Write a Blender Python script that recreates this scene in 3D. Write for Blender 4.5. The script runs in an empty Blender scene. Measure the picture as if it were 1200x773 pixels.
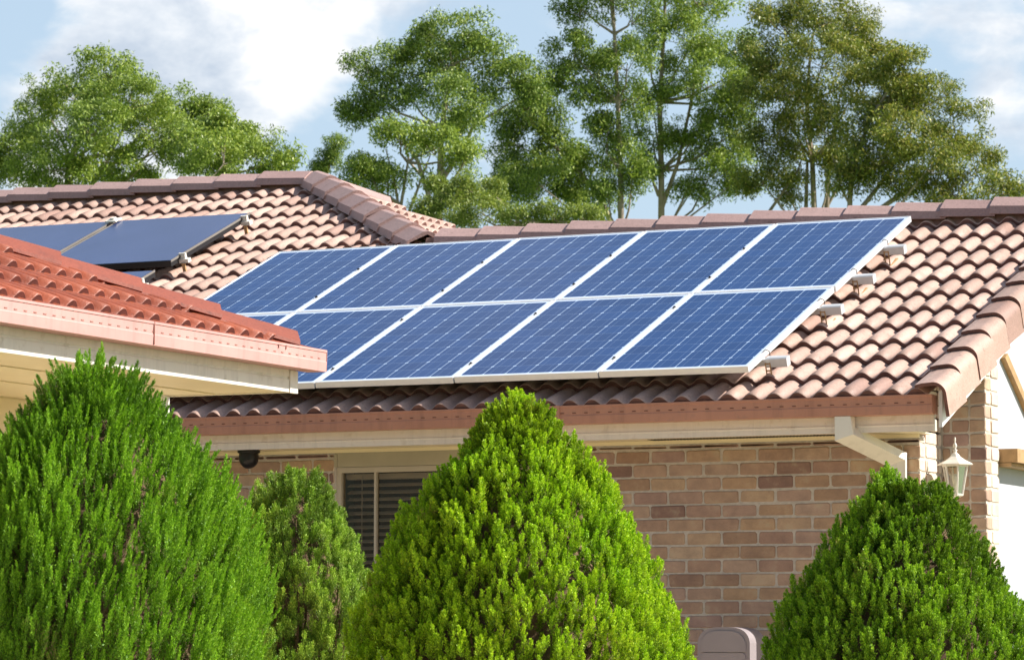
import bpy, math, random
import numpy as np
from mathutils import Vector, Matrix
rad = math.radians
random.seed(7)
RNG = np.random.default_rng(11)
SC = bpy.context.scene
COL = SC.collection

# ------------------------------------------------------------------ camera
CF, CPITCH, CYAW = 3978.4, 0.092, 0.4336
CAM = np.array([8.0, -19.79, 1.2])
FW = np.array([-math.sin(CYAW)*math.cos(CPITCH), math.cos(CYAW)*math.cos(CPITCH), math.sin(CPITCH)])
RT = np.array([math.cos(CYAW), math.sin(CYAW), 0.0])
UP = np.cross(RT, FW)
cd = bpy.data.cameras.new('camera'); cam = bpy.data.objects.new('camera', cd); COL.objects.link(cam)
cam.matrix_world = Matrix(((RT[0], UP[0], -FW[0], CAM[0]), (RT[1], UP[1], -FW[1], CAM[1]),
                           (RT[2], UP[2], -FW[2], CAM[2]), (0, 0, 0, 1)))
cd.sensor_width = 36.0; cd.lens = CF/1200*36; cd.clip_start = 0.1; cd.clip_end = 6000
cd.dof.use_dof = True; cd.dof.focus_distance = 20.5; cd.dof.aperture_fstop = 11.0
SC.camera = cam

def bpd(x, y, d):
    """point at depth d (m) seen at photo pixel x, y: used to plan where the distant trees and shrubs stand"""
    v = FW*CF + RT*(x-600) - UP*(y-386.5)
    return CAM + v*d/CF

# ------------------------------------------------------------------ materials
def mat(name):
    m = bpy.data.materials.new(name); m.use_nodes = True
    nt = m.node_tree; nt.nodes.clear()
    out = nt.nodes.new('ShaderNodeOutputMaterial')
    p = nt.nodes.new('ShaderNodeBsdfPrincipled')
    nt.links.new(p.outputs[0], out.inputs[0])
    return m, nt, p, out
def N(nt, t, **kw):
    n = nt.nodes.new('ShaderNode'+t)
    for k, v in kw.items():
        if k in ('blend_type', 'operation', 'data_type', 'noise_dimensions', 'feature', 'distance', 'interpolation_type'): setattr(n, k, v)
        else: n.inputs[k].default_value = v
    return n
def ramp(nt, fac, stops, interp='LINEAR'):
    r = nt.nodes.new('ShaderNodeValToRGB'); cr = r.color_ramp; cr.interpolation = interp
    while len(cr.elements) < len(stops): cr.elements.new(0.5)
    for e, (p, c) in zip(cr.elements, stops):
        e.position = p; e.color = tuple(c)+(1,) if len(c) == 3 else c
    nt.links.new(fac, r.inputs[0]); return r
def math_(nt, op, a, b=None, c=None):
    n = nt.nodes.new('ShaderNodeMath'); n.operation = op
    for i, v in enumerate((a, b, c)):
        if v is None: continue
        if hasattr(v, 'links'): nt.links.new(v, n.inputs[i])
        else: n.inputs[i].default_value = v
    return n.outputs[0]
def mix(nt, fac, a, b, blend='MIX'):
    n = nt.nodes.new('ShaderNodeMix'); n.data_type = 'RGBA'; n.blend_type = blend
    for sock, v in ((n.inputs[0], fac), (n.inputs[6], a), (n.inputs[7], b)):
        if hasattr(v, 'links'): nt.links.new(v, sock)
        elif isinstance(v, (int, float)): sock.default_value = v
        else: sock.default_value = tuple(v)+(1,)
    return n.outputs[2]
def coords(nt, kind='Object'):
    return nt.nodes.new('ShaderNodeTexCoord').outputs[kind]
def noise(nt, co, scale, detail=4, rough=.55):
    n = nt.nodes.new('ShaderNodeTexNoise'); n.inputs['Scale'].default_value = scale
    n.inputs['Detail'].default_value = detail; n.inputs['Roughness'].default_value = rough
    nt.links.new(co, n.inputs['Vector']); return n.outputs['Fac']
def bump(nt, p, h, strength, dist):
    b = nt.nodes.new('ShaderNodeBump'); b.inputs['Strength'].default_value = strength; b.inputs['Distance'].default_value = dist
    nt.links.new(h, b.inputs['Height']); nt.links.new(b.outputs[0], p.inputs['Normal'])

def painted(name, col, rough=.5, var=.12, scale=6, metal=0.0, dirt=None, bumps=.05, spec=.4, streak=0):
    m, nt, p, o = mat(name); co = coords(nt)
    n1 = noise(nt, co, scale); n2 = noise(nt, co, scale*9, 5)
    a = tuple(c*(1-var) for c in col); b = tuple(min(1, c*(1+var)) for c in col)
    r = ramp(nt, n1, [(.3, a), (.7, b)])
    c = r.outputs[0]
    if dirt:
        d = ramp(nt, n2, [(.58, (0, 0, 0)), (.72, (1, 1, 1))])
        c = mix(nt, math_(nt, 'MULTIPLY', d.outputs[0], .45), c, dirt)
    if streak:
        mpn = nt.nodes.new('ShaderNodeMapping'); mpn.inputs['Scale'].default_value = (14, 14, 1.1); nt.links.new(co, mpn.inputs[0])
        st = ramp(nt, noise(nt, mpn.outputs[0], 1.0, 5, .65), [(.50, (1,)*3), (.66, tuple(1-streak for _ in range(3)))]).outputs[0]
        c = mix(nt, 1.0, c, st, 'MULTIPLY')
    nt.links.new(c, p.inputs['Base Color'])
    p.inputs['Metallic'].default_value = metal; p.inputs['Specular IOR Level'].default_value = spec
    rr = ramp(nt, n2, [(.3, (rough*.85,)*3), (.7, (min(1, rough*1.15),)*3)])
    nt.links.new(rr.outputs[0], p.inputs['Roughness'])
    if bumps: bump(nt, p, n2, bumps, .01)
    return m

def tile_mat(name, tones, stain, rough=.62, grain=.5):
    """coated concrete roof tile: a tone per tile from the UV in metres, weathering and grain over it"""
    m, nt, p, o = mat(name)
    uv = nt.nodes.new('ShaderNodeUVMap'); uv.uv_map = 'UVMap'
    sx = nt.nodes.new('ShaderNodeSeparateXYZ'); nt.links.new(uv.outputs[0], sx.inputs[0])
    fu = math_(nt, 'FLOOR', math_(nt, 'DIVIDE', sx.outputs[0], .30))
    fv = math_(nt, 'FLOOR', math_(nt, 'DIVIDE', sx.outputs[1], .343))
    cb = nt.nodes.new('ShaderNodeCombineXYZ'); nt.links.new(fu, cb.inputs[0]); nt.links.new(fv, cb.inputs[1])
    wn = nt.nodes.new('ShaderNodeTexWhiteNoise'); wn.noise_dimensions = '3D'; nt.links.new(cb.outputs[0], wn.inputs[0])
    r = ramp(nt, wn.outputs[0], [(i/(len(tones)-1), t) for i, t in enumerate(tones)])
    co = coords(nt)
    n1 = noise(nt, co, 7, 6, .65); n2 = noise(nt, co, 70, 5, .6); n3 = noise(nt, co, 1.3, 3)
    c = mix(nt, math_(nt, 'MULTIPLY', ramp(nt, n1, [(.5, (0,)*3), (.72, (1,)*3)]).outputs[0], .5), r.outputs[0], stain)
    c = mix(nt, .35, c, ramp(nt, n2, [(.3, (.35,)*3), (.7, (.75,)*3)]).outputs[0], 'OVERLAY')
    n4 = noise(nt, co, 26, 6, .7)
    c = mix(nt, math_(nt, 'MULTIPLY', ramp(nt, n4, [(.60, (0,)*3), (.66, (1,)*3)]).outputs[0], .45), c, tuple(x*.42 for x in stain))
    c = mix(nt, .3, c, ramp(nt, n3, [(.35, (.4,)*3), (.65, (.62,)*3)]).outputs[0], 'OVERLAY')
    nt.links.new(c, p.inputs['Base Color']); p.inputs['Roughness'].default_value = rough
    bump(nt, p, n2, grain, .004)
    return m

def leaf_mat(name, tones, trans=.35, patch=2.2, rough=.55, dead=None, old=None):
    m, nt, p, o = mat(name)
    g = nt.nodes.new('ShaderNodeNewGeometry'); co = coords(nt)
    r = ramp(nt, g.outputs['Random Per Island'], [(i/(len(tones)-1), t) for i, t in enumerate(tones)])
    n = noise(nt, co, patch, 3)
    c = mix(nt, .6, r.outputs[0], ramp(nt, n, [(.3, (.33, .36, .34)), (.7, (.66, .62, .5))]).outputs[0], 'OVERLAY')
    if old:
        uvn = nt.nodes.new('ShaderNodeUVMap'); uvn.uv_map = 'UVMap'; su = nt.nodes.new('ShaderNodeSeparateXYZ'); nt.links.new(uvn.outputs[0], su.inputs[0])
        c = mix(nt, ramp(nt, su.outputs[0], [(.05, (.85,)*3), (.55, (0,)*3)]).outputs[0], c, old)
    if dead:
        d = math_(nt, 'MULTIPLY', ramp(nt, noise(nt, co, patch*1.7, 4), [(.60, (0,)*3), (.70, (1,)*3)]).outputs[0],
                  ramp(nt, g.outputs['Random Per Island'], [(.55, (0,)*3), (.6, (1,)*3)]).outputs[0])
        c = mix(nt, d, c, dead)
    nt.links.new(c, p.inputs['Base Color']); p.inputs['Roughness'].default_value = rough
    p.inputs['Specular IOR Level'].default_value = .35
    tr = nt.nodes.new('ShaderNodeBsdfTranslucent')
    tc = mix(nt, .6, c, (1.0, 1.0, .3), 'MULTIPLY'); nt.links.new(tc, tr.inputs[0])
    ms = nt.nodes.new('ShaderNodeMixShader'); ms.inputs[0].default_value = trans
    nt.links.new(p.outputs[0], ms.inputs[1]); nt.links.new(tr.outputs[0], ms.inputs[2]); nt.links.new(ms.outputs[0], o.inputs[0])
    return m

M = {}
M['tile'] = tile_mat('brown concrete tile', [(.33, .20, .157), (.48, .32, .255), (.39, .255, .20), (.54, .37, .30), (.44, .29, .23)], (.29, .18, .135), .5)
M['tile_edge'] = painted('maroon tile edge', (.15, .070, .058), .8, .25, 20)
M['cap'] = tile_mat('brown ridge tile', [(.35, .225, .205), (.40, .265, .24), (.37, .245, .22)], (.28, .18, .16))
M['redtile'] = tile_mat('red concrete tile', [(.23, .050, .020), (.31, .075, .030), (.27, .060, .025)], (.13, .035, .020), .5)
M['redcap'] = tile_mat('red ridge tile', [(.21, .050, .028), (.26, .064, .036)], (.12, .036, .026), .65)
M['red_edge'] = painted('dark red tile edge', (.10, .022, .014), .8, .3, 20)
M['mortar_bed'] = painted('tile bedding', (.30, .17, .13), .9, .2, 30)
M['gutter'] = painted('terracotta gutter paint', (.52, .25, .165), .45, .08, 2.2, dirt=(.40, .22, .16), streak=.14)
M['gutter_pink'] = painted('faded pink gutter paint', (.56, .31, .28), .5, .10, 3, dirt=(.48, .27, .22), streak=.12)
M['slot'] = painted('gutter slot shade', (.16, .06, .04), .8, .1)
M['slot_pink'] = painted('faded slot', (.36, .16, .13), .8, .1)
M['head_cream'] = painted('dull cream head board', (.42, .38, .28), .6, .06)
M['downpipe'] = painted('off white downpipe paint', (.80, .76, .66), .45, .05, 3, streak=.1)
M['cream'] = painted('cream fascia paint', (.80, .75, .66), .45, .06, 1.7, dirt=(.56, .49, .38), streak=.10)
M['soffit'] = painted('cream soffit paint', (.84, .74, .50), .55, .05, 1.2)
M['white'] = painted('white trim paint', (.80, .79, .76), .4, .03, 2)
M['render_white'] = painted('white wall render', (.45, .46, .49), .8, .06, 4, bumps=.15)
M['timber'] = painted('brown stained timber', (.42, .26, .12), .6, .18, 14, dirt=(.22, .12, .06))
M['alu'] = painted('anodised aluminium', (.80, .80, .80), .38, .04, 5, metal=.35)
M['alu_dull'] = painted('weathered aluminium', (.62, .62, .62), .5, .08, 9, metal=.3)
M['rust'] = painted('tan zinc bracket', (.46, .28, .13), .6, .25, 40)
M['black'] = painted('black plastic', (.012, .012, .013), .35, .1)
M['dark_trim'] = painted('dull collector trim', (.20, .18, .16), .5, .1)
M['blackmetal'] = painted('black collector casing', (.015, .014, .016), .5, .1)
M['clampwhite'] = painted('pale clamp', (.74, .70, .62), .6, .1, 30, dirt=(.35, .22, .14))
M['beige_alu'] = painted('beige window frame', (.50, .44, .34), .45, .05)
M['blind'] = painted('pale blind slat', (.55, .49, .42), .5, .08)
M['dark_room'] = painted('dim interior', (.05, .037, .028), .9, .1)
M['mauve_plastic'] = painted('mauve grey plastic', (.30, .26, .27), .5, .06, 4, bumps=.03)
M['bark'] = painted('pale eucalypt bark', (.36, .29, .22), .85, .35, 3.5, dirt=(.16, .11, .07), bumps=.5)
M['twig'] = painted('shrub twig', (.15, .095, .05), .9, .35, 25, bumps=.4)
M['iron_white'] = painted('cream cast lantern', (.74, .70, .62), .4, .05)

def brick_mat(name, tones):
    m, nt, p, o = mat(name)
    g = nt.nodes.new('ShaderNodeNewGeometry'); co = coords(nt)
    r = ramp(nt, g.outputs['Random Per Island'], [(i/6, t) for i, t in enumerate(tones)])
    n1 = noise(nt, co, 9, 5, .6); n2 = noise(nt, co, 60, 6, .65)
    sz = nt.nodes.new('ShaderNodeSeparateXYZ'); nt.links.new(co, sz.inputs[0])
    c = mix(nt, .65, r.outputs[0], ramp(nt, n1, [(.3, (.36, .35, .36)), (.7, (.72, .70, .66))]).outputs[0], 'OVERLAY')
    c = mix(nt, math_(nt, 'MULTIPLY', ramp(nt, n1, [(.56, (0,)*3), (.68, (1,)*3)]).outputs[0], .45), c, (.40, .35, .25))
    c = mix(nt, math_(nt, 'MULTIPLY', ramp(nt, n2, [(.6, (0,)*3), (.75, (1,)*3)]).outputs[0], .5), c, (.16, .085, .06))
    nt.links.new(c, p.inputs['Base Color']); p.inputs['Roughness'].default_value = .88
    bump(nt, p, n2, .6, .006)
    return m
M['brick'] = brick_mat('tumbled clay brick', [(.34, .22, .17), (.44, .315, .21), (.37, .25, .20), (.48, .36, .25), (.32, .21, .19), (.42, .285, .18), (.22, .135, .115)])
M['sunlit_brick'] = brick_mat('sunlit pale brick', [(.60, .50, .40), (.66, .57, .47), (.58, .47, .37), (.68, .60, .50), (.62, .52, .43), (.64, .55, .44), (.56, .46, .37)])  # same brick made paler: sunlight put into the colour of sun-facing sides
M['mortar'] = painted('grey beige mortar', (.52, .47, .41), .95, .15, 30, bumps=.4)

def panel_mat():
    """six by ten silicon cells behind glass, from the UV in metres (0..0.992 by 0..1.65)"""
    m, nt, p, o = mat('solar cells under glass')
    uv = nt.nodes.new('ShaderNodeUVMap'); uv.uv_map = 'UVMap'
    s = nt.nodes.new('ShaderNodeSeparateXYZ'); nt.links.new(uv.outputs[0], s.inputs[0])
    cu = math_(nt, 'DIVIDE', math_(nt, 'SUBTRACT', s.outputs[0], .026), .1567)
    cv = math_(nt, 'DIVIDE', math_(nt, 'SUBTRACT', s.outputs[1], .0415), .1567)
    fu = math_(nt, 'FRACT', cu); fv = math_(nt, 'FRACT', cv)
    du = math_(nt, 'MINIMUM', fu, math_(nt, 'SUBTRACT', 1, fu)); dv = math_(nt, 'MINIMUM', fv, math_(nt, 'SUBTRACT', 1, fv))
    gapu = math_(nt, 'LESS_THAN', du, .0150); gapv = math_(nt, 'LESS_THAN', dv, .0085)
    dia = math_(nt, 'LESS_THAN', math_(nt, 'ADD', du, dv), .085)
    inu = math_(nt, 'MULTIPLY', math_(nt, 'GREATER_THAN', cu, 0), math_(nt, 'LESS_THAN', cu, 6))
    inv = math_(nt, 'MULTIPLY', math_(nt, 'GREATER_THAN', cv, 0), math_(nt, 'LESS_THAN', cv, 10))
    inside = math_(nt, 'MULTIPLY', inu, inv)
    b1 = math_(nt, 'LESS_THAN', math_(nt, 'ABSOLUTE', math_(nt, 'SUBTRACT', fu, .27)), .010)
    b2 = math_(nt, 'LESS_THAN', math_(nt, 'ABSOLUTE', math_(nt, 'SUBTRACT', fu, .73)), .010)
    bus = math_(nt, 'MAXIMUM', b1, b2)
    white = math_(nt, 'MAXIMUM', math_(nt, 'MAXIMUM', gapu, dia), math_(nt, 'MULTIPLY', gapv, .45))
    fl = nt.nodes.new('ShaderNodeCombineXYZ'); nt.links.new(math_(nt, 'FLOOR', cu), fl.inputs[0]); nt.links.new(math_(nt, 'FLOOR', cv), fl.inputs[1])
    oi = nt.nodes.new('ShaderNodeObjectInfo'); nt.links.new(oi.outputs['Random'], fl.inputs[2])
    wn = nt.nodes.new('ShaderNodeTexWhiteNoise'); nt.links.new(fl.outputs[0], wn.inputs[0])
    cell = mix(nt, wn.outputs[0], (.005, .040, .150), (.007, .050, .182))
    c = mix(nt, math_(nt, 'MULTIPLY', bus, .30), cell, (.25, .36, .56))
    c = mix(nt, white, c, (.36, .48, .66))
    c = mix(nt, inside, (.55, .64, .78), c)
    nt.links.new(c, p.inputs['Base Color']); p.inputs['Roughness'].default_value = .16
    p.inputs['IOR'].default_value = 1.30; p.inputs['Specular IOR Level'].default_value = .18
    return m
M['cells'] = panel_mat()
def collector_mat():
    m, nt, p, o = mat('dark blue collector glass'); co = coords(nt)
    n = noise(nt, co, 2, 3)
    r = ramp(nt, n, [(.3, (.022, .042, .135)), (.7, (.032, .055, .165))])
    nt.links.new(r.outputs[0], p.inputs['Base Color']); p.inputs['Roughness'].default_value = .22
    p.inputs['Specular IOR Level'].default_value = .45
    return m
M['collector'] = collector_mat()
def glass_mat(name, tint=(1, 1, 1), rough=.02, alpha=.25):
    m, nt, p, o = mat(name)
    g = nt.nodes.new('ShaderNodeBsdfGlossy'); g.inputs['Roughness'].default_value = rough
    t = nt.nodes.new('ShaderNodeBsdfTransparent'); t.inputs[0].default_value = tuple(tint)+(1,)
    f = nt.nodes.new('ShaderNodeFresnel'); f.inputs[0].default_value = 1.45
    ms = nt.nodes.new('ShaderNodeMixShader')
    nt.links.new(math_(nt, 'MULTIPLY', f.outputs[0], alpha), ms.inputs[0])
    nt.links.new(t.outputs[0], ms.inputs[1]); nt.links.new(g.outputs[0], ms.inputs[2]); nt.links.new(ms.outputs[0], o.inputs[0])
    nt.nodes.remove(p); return m
M['glass'] = glass_mat('window glass', (.85, .82, .76), .02, .5)
M['lampglass'] = glass_mat('lantern glass', (.93, .92, .86), .25, 2.5)
M['bulb'] = painted('unlit bulb', (.8, .78, .7), .3, .02)

G = [(.08, .19, .025), (.13, .28, .03), (.17, .35, .035), (.11, .25, .03)]
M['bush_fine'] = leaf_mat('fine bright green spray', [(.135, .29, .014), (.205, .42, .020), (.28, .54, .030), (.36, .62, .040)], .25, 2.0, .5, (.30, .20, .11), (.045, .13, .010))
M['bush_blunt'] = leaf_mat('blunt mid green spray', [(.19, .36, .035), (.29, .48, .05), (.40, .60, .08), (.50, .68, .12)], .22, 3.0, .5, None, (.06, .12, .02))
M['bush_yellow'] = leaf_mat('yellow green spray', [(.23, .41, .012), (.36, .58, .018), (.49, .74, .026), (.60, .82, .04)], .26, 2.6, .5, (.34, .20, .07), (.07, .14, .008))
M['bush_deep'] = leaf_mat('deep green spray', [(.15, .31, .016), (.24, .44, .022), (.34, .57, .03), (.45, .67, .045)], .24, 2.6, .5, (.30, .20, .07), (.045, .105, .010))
M['euc_a'] = leaf_mat('olive eucalypt leaf', [(.085, .15, .028), (.19, .29, .05), (.33, .44, .08), (.48, .56, .16)], .3, .35, .42)
M['euc_b'] = leaf_mat('dark eucalypt leaf', [(.06, .11, .028), (.14, .23, .045), (.27, .38, .07), (.42, .50, .14)], .28, .35, .42)
M['euc_c'] = leaf_mat('red tipped eucalypt leaf', [(.075, .115, .026), (.17, .225, .042), (.30, .35, .06), (.46, .40, .13)], .28, .45, .42)
M['euc_d'] = leaf_mat('fresh green leaf', [(.10, .16, .03), (.19, .27, .05), (.29, .37, .08), (.40, .44, .14)], .34, .4, .42)

# ------------------------------------------------------------------ mesh helpers
class MB:
    def __init__(s): s.v = []; s.f = []; s.m = []; s.uv = []; s.s = []
    def add(s, vs, fs, mi=0, smooth=False, uvs=None):
        b = len(s.v); s.v += [tuple(map(float, p)) for p in vs]
        for k, f in enumerate(fs):
            s.f.append([b+i for i in f]); s.m.append(mi if not isinstance(mi, list) else mi[k]); s.s.append(smooth)
            s.uv.append(uvs[k] if uvs else None)
    def box(s, lo, hi, mi=0, T=None):
        x0, y0, z0 = lo; x1, y1, z1 = hi
        vs = [(x0, y0, z0), (x1, y0, z0), (x1, y1, z0), (x0, y1, z0), (x0, y0, z1), (x1, y0, z1), (x1, y1, z1), (x0, y1, z1)]
        if T: vs = [T(p) for p in vs]
        s.add(vs, [(3, 2, 1, 0), (4, 5, 6, 7), (0, 1, 5, 4), (1, 2, 6, 5), (2, 3, 7, 6), (3, 0, 4, 7)], mi)
    def prism(s, prof, a, b, T, mi=0, smooth=False, scale_a=1.0, lift_a=0.0, ma=None):
        """closed 2-D profile (p, q) extruded from w=a to w=b; T maps (p, q, w) to a point"""
        n = len(prof)
        va = [T(p*scale_a, q*scale_a+lift_a, a) for p, q in prof]; vb = [T(p, q, b) for p, q in prof]
        fs = [(i, (i+1) % n, n+(i+1) % n, n+i) for i in range(n)]
        s.add(va+vb, fs, mi, smooth)
        s.add(va, [tuple(range(n))[::-1]], mi if ma is None else ma); s.add(vb, [tuple(range(n))], mi)
    def tube(s, pts, rs, n=8, mi=0, caps=True):
        pts = [Vector(p) for p in pts]; rings = []
        for i, p in enumerate(pts):
            d = (pts[min(i+1, len(pts)-1)]-pts[max(i-1, 0)]).normalized()
            a = d.orthogonal().normalized() if i == 0 else (pa - d*pa.dot(d)).normalized()
            pa = a; b = d.cross(a)
            rings.append([p+(a*math.cos(t)+b*math.sin(t))*rs[i] for t in [2*math.pi*k/n for k in range(n)]])
        vs = [q for r in rings for q in r]
        fs = [(i*n+k, i*n+(k+1) % n, (i+1)*n+(k+1) % n, (i+1)*n+k) for i in range(len(pts)-1) for k in range(n)]
        s.add(vs, fs, mi, True)
        if caps:
            s.add(rings[0], [tuple(range(n))[::-1]], mi); s.add(rings[-1], [tuple(range(n))], mi)
    def lathe(s, prof, c, n=20, mi=0, smooth=True, squash=1.0):
        vs = [(c[0]+r*math.cos(2*math.pi*k/n), c[1]+squash*r*math.sin(2*math.pi*k/n), c[2]+z) for r, z in prof for k in range(n)]
        fs = [(i*n+k, i*n+(k+1) % n, (i+1)*n+(k+1) % n, (i+1)*n+k) for i in range(len(prof)-1) for k in range(n)]
        s.add(vs, fs, mi, smooth)
    def build(s, name, mats, parent=None, **tags):
        me = bpy.data.meshes.new(name); me.from_pydata(s.v, [], s.f)
        for m in (mats if isinstance(mats, list) else [mats]): me.materials.append(m)
        me.polygons.foreach_set('material_index', s.m); me.polygons.foreach_set('use_smooth', s.s)
        if any(u is not None for u in s.uv):
            ul = me.uv_layers.new(name='UVMap'); k = 0
            for f, u in zip(s.f, s.uv):
                for j in range(len(f)):
                    ul.data[k].uv = u[j] if u else (0, 0); k += 1
        me.update()
        return link(name, me, parent, **tags)
def link(name, me, parent=None, loc=None, **tags):
    o = bpy.data.objects.new(name, me); COL.objects.link(o)
    if parent is not None: o.parent = parent; 
    if parent is not None and parent.location.length: o.matrix_parent_inverse = Matrix.Translation(-parent.location)
    for k, v in tags.items():
        if v: o[k] = v
    return o
def np_mesh(name, V, F, mats, parent=None, uv=None, smooth=False, mi=None, **tags):
    V = np.asarray(V, np.float32).reshape(-1, 3); F = np.asarray(F, np.int32)
    k = F.shape[1]; me = bpy.data.meshes.new(name)
    me.vertices.add(len(V)); me.vertices.foreach_set('co', V.ravel())
    me.loops.add(F.size); me.loops.foreach_set('vertex_index', F.ravel())
    me.polygons.add(len(F)); me.polygons.foreach_set('loop_start', np.arange(0, F.size, k, dtype=np.int32))
    me.polygons.foreach_set('loop_total', np.full(len(F), k, np.int32))
    for m in (mats if isinstance(mats, list) else [mats]): me.materials.append(m)
    me.polygons.foreach_set('use_smooth', np.full(len(F), smooth, bool))
    if mi is not None: me.polygons.foreach_set('material_index', np.asarray(mi, np.int32))
    if uv is not None:
        ul = me.uv_layers.new(name='UVMap'); ul.data.foreach_set('uv', np.asarray(uv, np.float32)[F.ravel()].ravel())
    me.update(calc_edges=True); me.validate()
    return link(name, me, parent, **tags)
def thing(name, label, cat, loc=(0, 0, 0), group=None):
    o = bpy.data.objects.new(name, None); COL.objects.link(o); o.location = loc
    o.empty_display_size = .2
    o['label'] = label; o['category'] = cat
    if group: o['group'] = group
    return o
def tag(o, label, cat, group=None):
    o['label'] = label; o['category'] = cat
    if group: o['group'] = group
    return o

# ------------------------------------------------------------------ roofs
A = .3934; TA = math.tan(A); CA, SA = math.cos(A), math.sin(A)
YG, ZG = -.533, 2.672                    # front gutter line
GA = .343                                # tile gauge up the slope
def inside(poly, u, v):
    r = np.zeros(u.shape, bool); n = len(poly)
    for i in range(n):
        (x1, y1), (x2, y2) = poly[i], poly[(i+1) % n]
        c = ((y1 > v) != (y2 > v)) & (u < (x2-x1)*(v-y1)/((y2-y1) if y2 != y1 else 1e-9)+x1)
        r ^= c
    return r
def tiled_slope(name, O, ud, vd, nd, u0, u1, courses, poly, m, parent, amp=.040, v_start=0.0, seed=1):
    """one roof slope of interlocking roll tiles: every course is a curved strip with a real butt edge"""
    rng = np.random.default_rng(seed)
    O, ud, vd, nd = map(np.array, (O, ud, vd, nd))
    du = .15/14; us = np.arange(u0, u1+du, du)
    prof = amp*(1-np.abs(np.cos(np.pi*us/.15))**2.7)
    Vs, Fs, UV, MI = [], [], [], []; base = 0
    for k in range(courses):
        v0 = v_start+k*GA
        tid = np.floor(us/.30).astype(int); tj = rng.normal(0, 1, tid.max()-tid.min()+1)[tid-tid.min()]
        tj2 = rng.normal(0, 1, tid.max()-tid.min()+1)[tid-tid.min()]
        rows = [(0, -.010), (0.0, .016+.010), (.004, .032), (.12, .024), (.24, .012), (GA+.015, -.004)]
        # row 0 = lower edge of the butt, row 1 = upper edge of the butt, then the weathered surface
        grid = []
        for j, (dv, h) in enumerate(rows):
            lift = h+tj*.0016*(1-dv/GA)
            vv = v0+dv+tj2*.0022
            P = O+us[:, None]*ud+vv[:, None]*vd+(prof+lift)[:, None]*nd
            grid.append((P, vv))
        n = len(us)
        def strip(a, b):
            nonlocal base
            Pa, va = grid[a]; Pb, vb = grid[b]
            Vs.append(Pa); Vs.append(Pb)
            UV.append(np.stack([us, np.full(n, v0+.01)+(va-v0)*.9], 1)); UV.append(np.stack([us, np.full(n, v0+.01)+(vb-v0)*.9], 1))
            i = np.arange(n-1)
            q = np.stack([base+i, base+i+1, base+n+i+1, base+n+i], 1)
            ok = inside(poly, (us[:-1]+us[1:])/2, np.full(n-1, max(v0+.02, (va.mean()+vb.mean())/2)))
            Fs.append(q[ok]); MI.append(np.ones(ok.sum(), int)); base += 2*n
        strip(0, 1); 
        # surface: shared vertices for smooth shading
        S = range(1, len(rows)); b0 = base
        for a in S:
            P, vv = grid[a]; Vs.append(P); UV.append(np.stack([us, np.clip(vv, v0+.001, v0+GA-.001)], 1)); base += n
        for q_, a in enumerate(list(S)[:-1]):
            i = np.arange(n-1); s0 = b0+q_*n
            q = np.stack([s0+i, s0+i+1, s0+n+i+1, s0+n+i], 1)
            vm = v0+(rows[a][0]+rows[a+1][0])/2
            ok = inside(poly, (us[:-1]+us[1:])/2, np.full(n-1, vm)); Fs.append(q[ok]); MI.append(np.zeros(ok.sum(), int))
    V = np.concatenate(Vs); F = np.concatenate(Fs); UV = np.concatenate(UV)
    used = np.unique(F); remap = np.full(len(V), -1); remap[used] = np.arange(len(used))
    return np_mesh(name, V[used], remap[F], m, parent, UV[used], True, np.concatenate(MI))
CAP = [(-.150, -.128), (-.138, -.074), (-.030, -.006), (0, 0), (.030, -.006), (.138, -.074), (.150, -.128), (.132, -.130), (.120, -.082), (0, -.022), (-.120, -.082), (-.132, -.130)]
CAPS = [(-.150, -.088), (-.142, -.070), (-.030, -.006), (0, 0), (.030, -.006), (.142, -.070), (.150, -.088), (.134, -.092), (.120, -.082), (0, -.022), (-.120, -.082), (-.134, -.092)]
def caps(name, p0, p1, upv, m, parent, length=.36, prof=CAP, sc=1.0, seed=3):
    """overlapping ridge or hip tiles from the low end p0 to p1"""
    rr = random.Random(seed); p0, p1, upv = Vector(p0), Vector(p1), Vector(upv)
    L = (p1-p0).length; d = (p1-p0)/L; side = d.cross(upv).normalized(); up = side.cross(d).normalized()
    mb = MB(); n = max(1, round(L/length)); l = L/n
    for k in range(n):
        jx, jz = rr.uniform(-.004, .004), rr.uniform(-.003, .003)
        T = lambda p, q, w: p0+d*w+side*(p*sc+jx)+up*(q*sc+jz)
        mb.prism(prof, k*l-.035, (k+1)*l, T, 0, False, 1.08, .026)
        b = len(mb.uv)-1
    # uv so that each cap takes its own tone
    o = mb.build(name, m, parent)
    ul = o.data.uv_layers.new(name='UVMap'); fc = len(o.data.polygons)//n
    for pi, pl in enumerate(o.data.polygons):
        k = pi//fc
        for li in pl.loop_indices: ul.data[li].uv = (k*.3+.1, (k*7+seed) % 11*.343+.1)
    return o

# ---------------------------------------------------- main house
house = thing('brick_house', 'brown tiled brick house carrying the ten panel solar array', 'house')
XV = 1.80                                 # right edge of the field tiles
RA_Y, RB_Y = 3.10, 5.16                   # ridge lines
def zr(y): return ZG+(y-YG)*TA
LA, LB = (RA_Y-YG)/CA, (RB_Y-YG)/CA
HX = -5.35
nF = (0, -SA, CA); uF = (1, 0, 0); vF = (0, CA, SA)
polyF = [(-13, -.2), (XV, -.2), (XV, LA-.08), (HX+(RB_Y-RA_Y), LA-.08), (HX, LB-.08), (-13, LB-.08)]
tiled_slope('roof', (0, YG+.03*CA, ZG-.040+.03*SA), uF, vF, nF, -12.0, XV, 20, polyF, [M['tile'], M['tile_edge']], house, seed=2)
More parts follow.
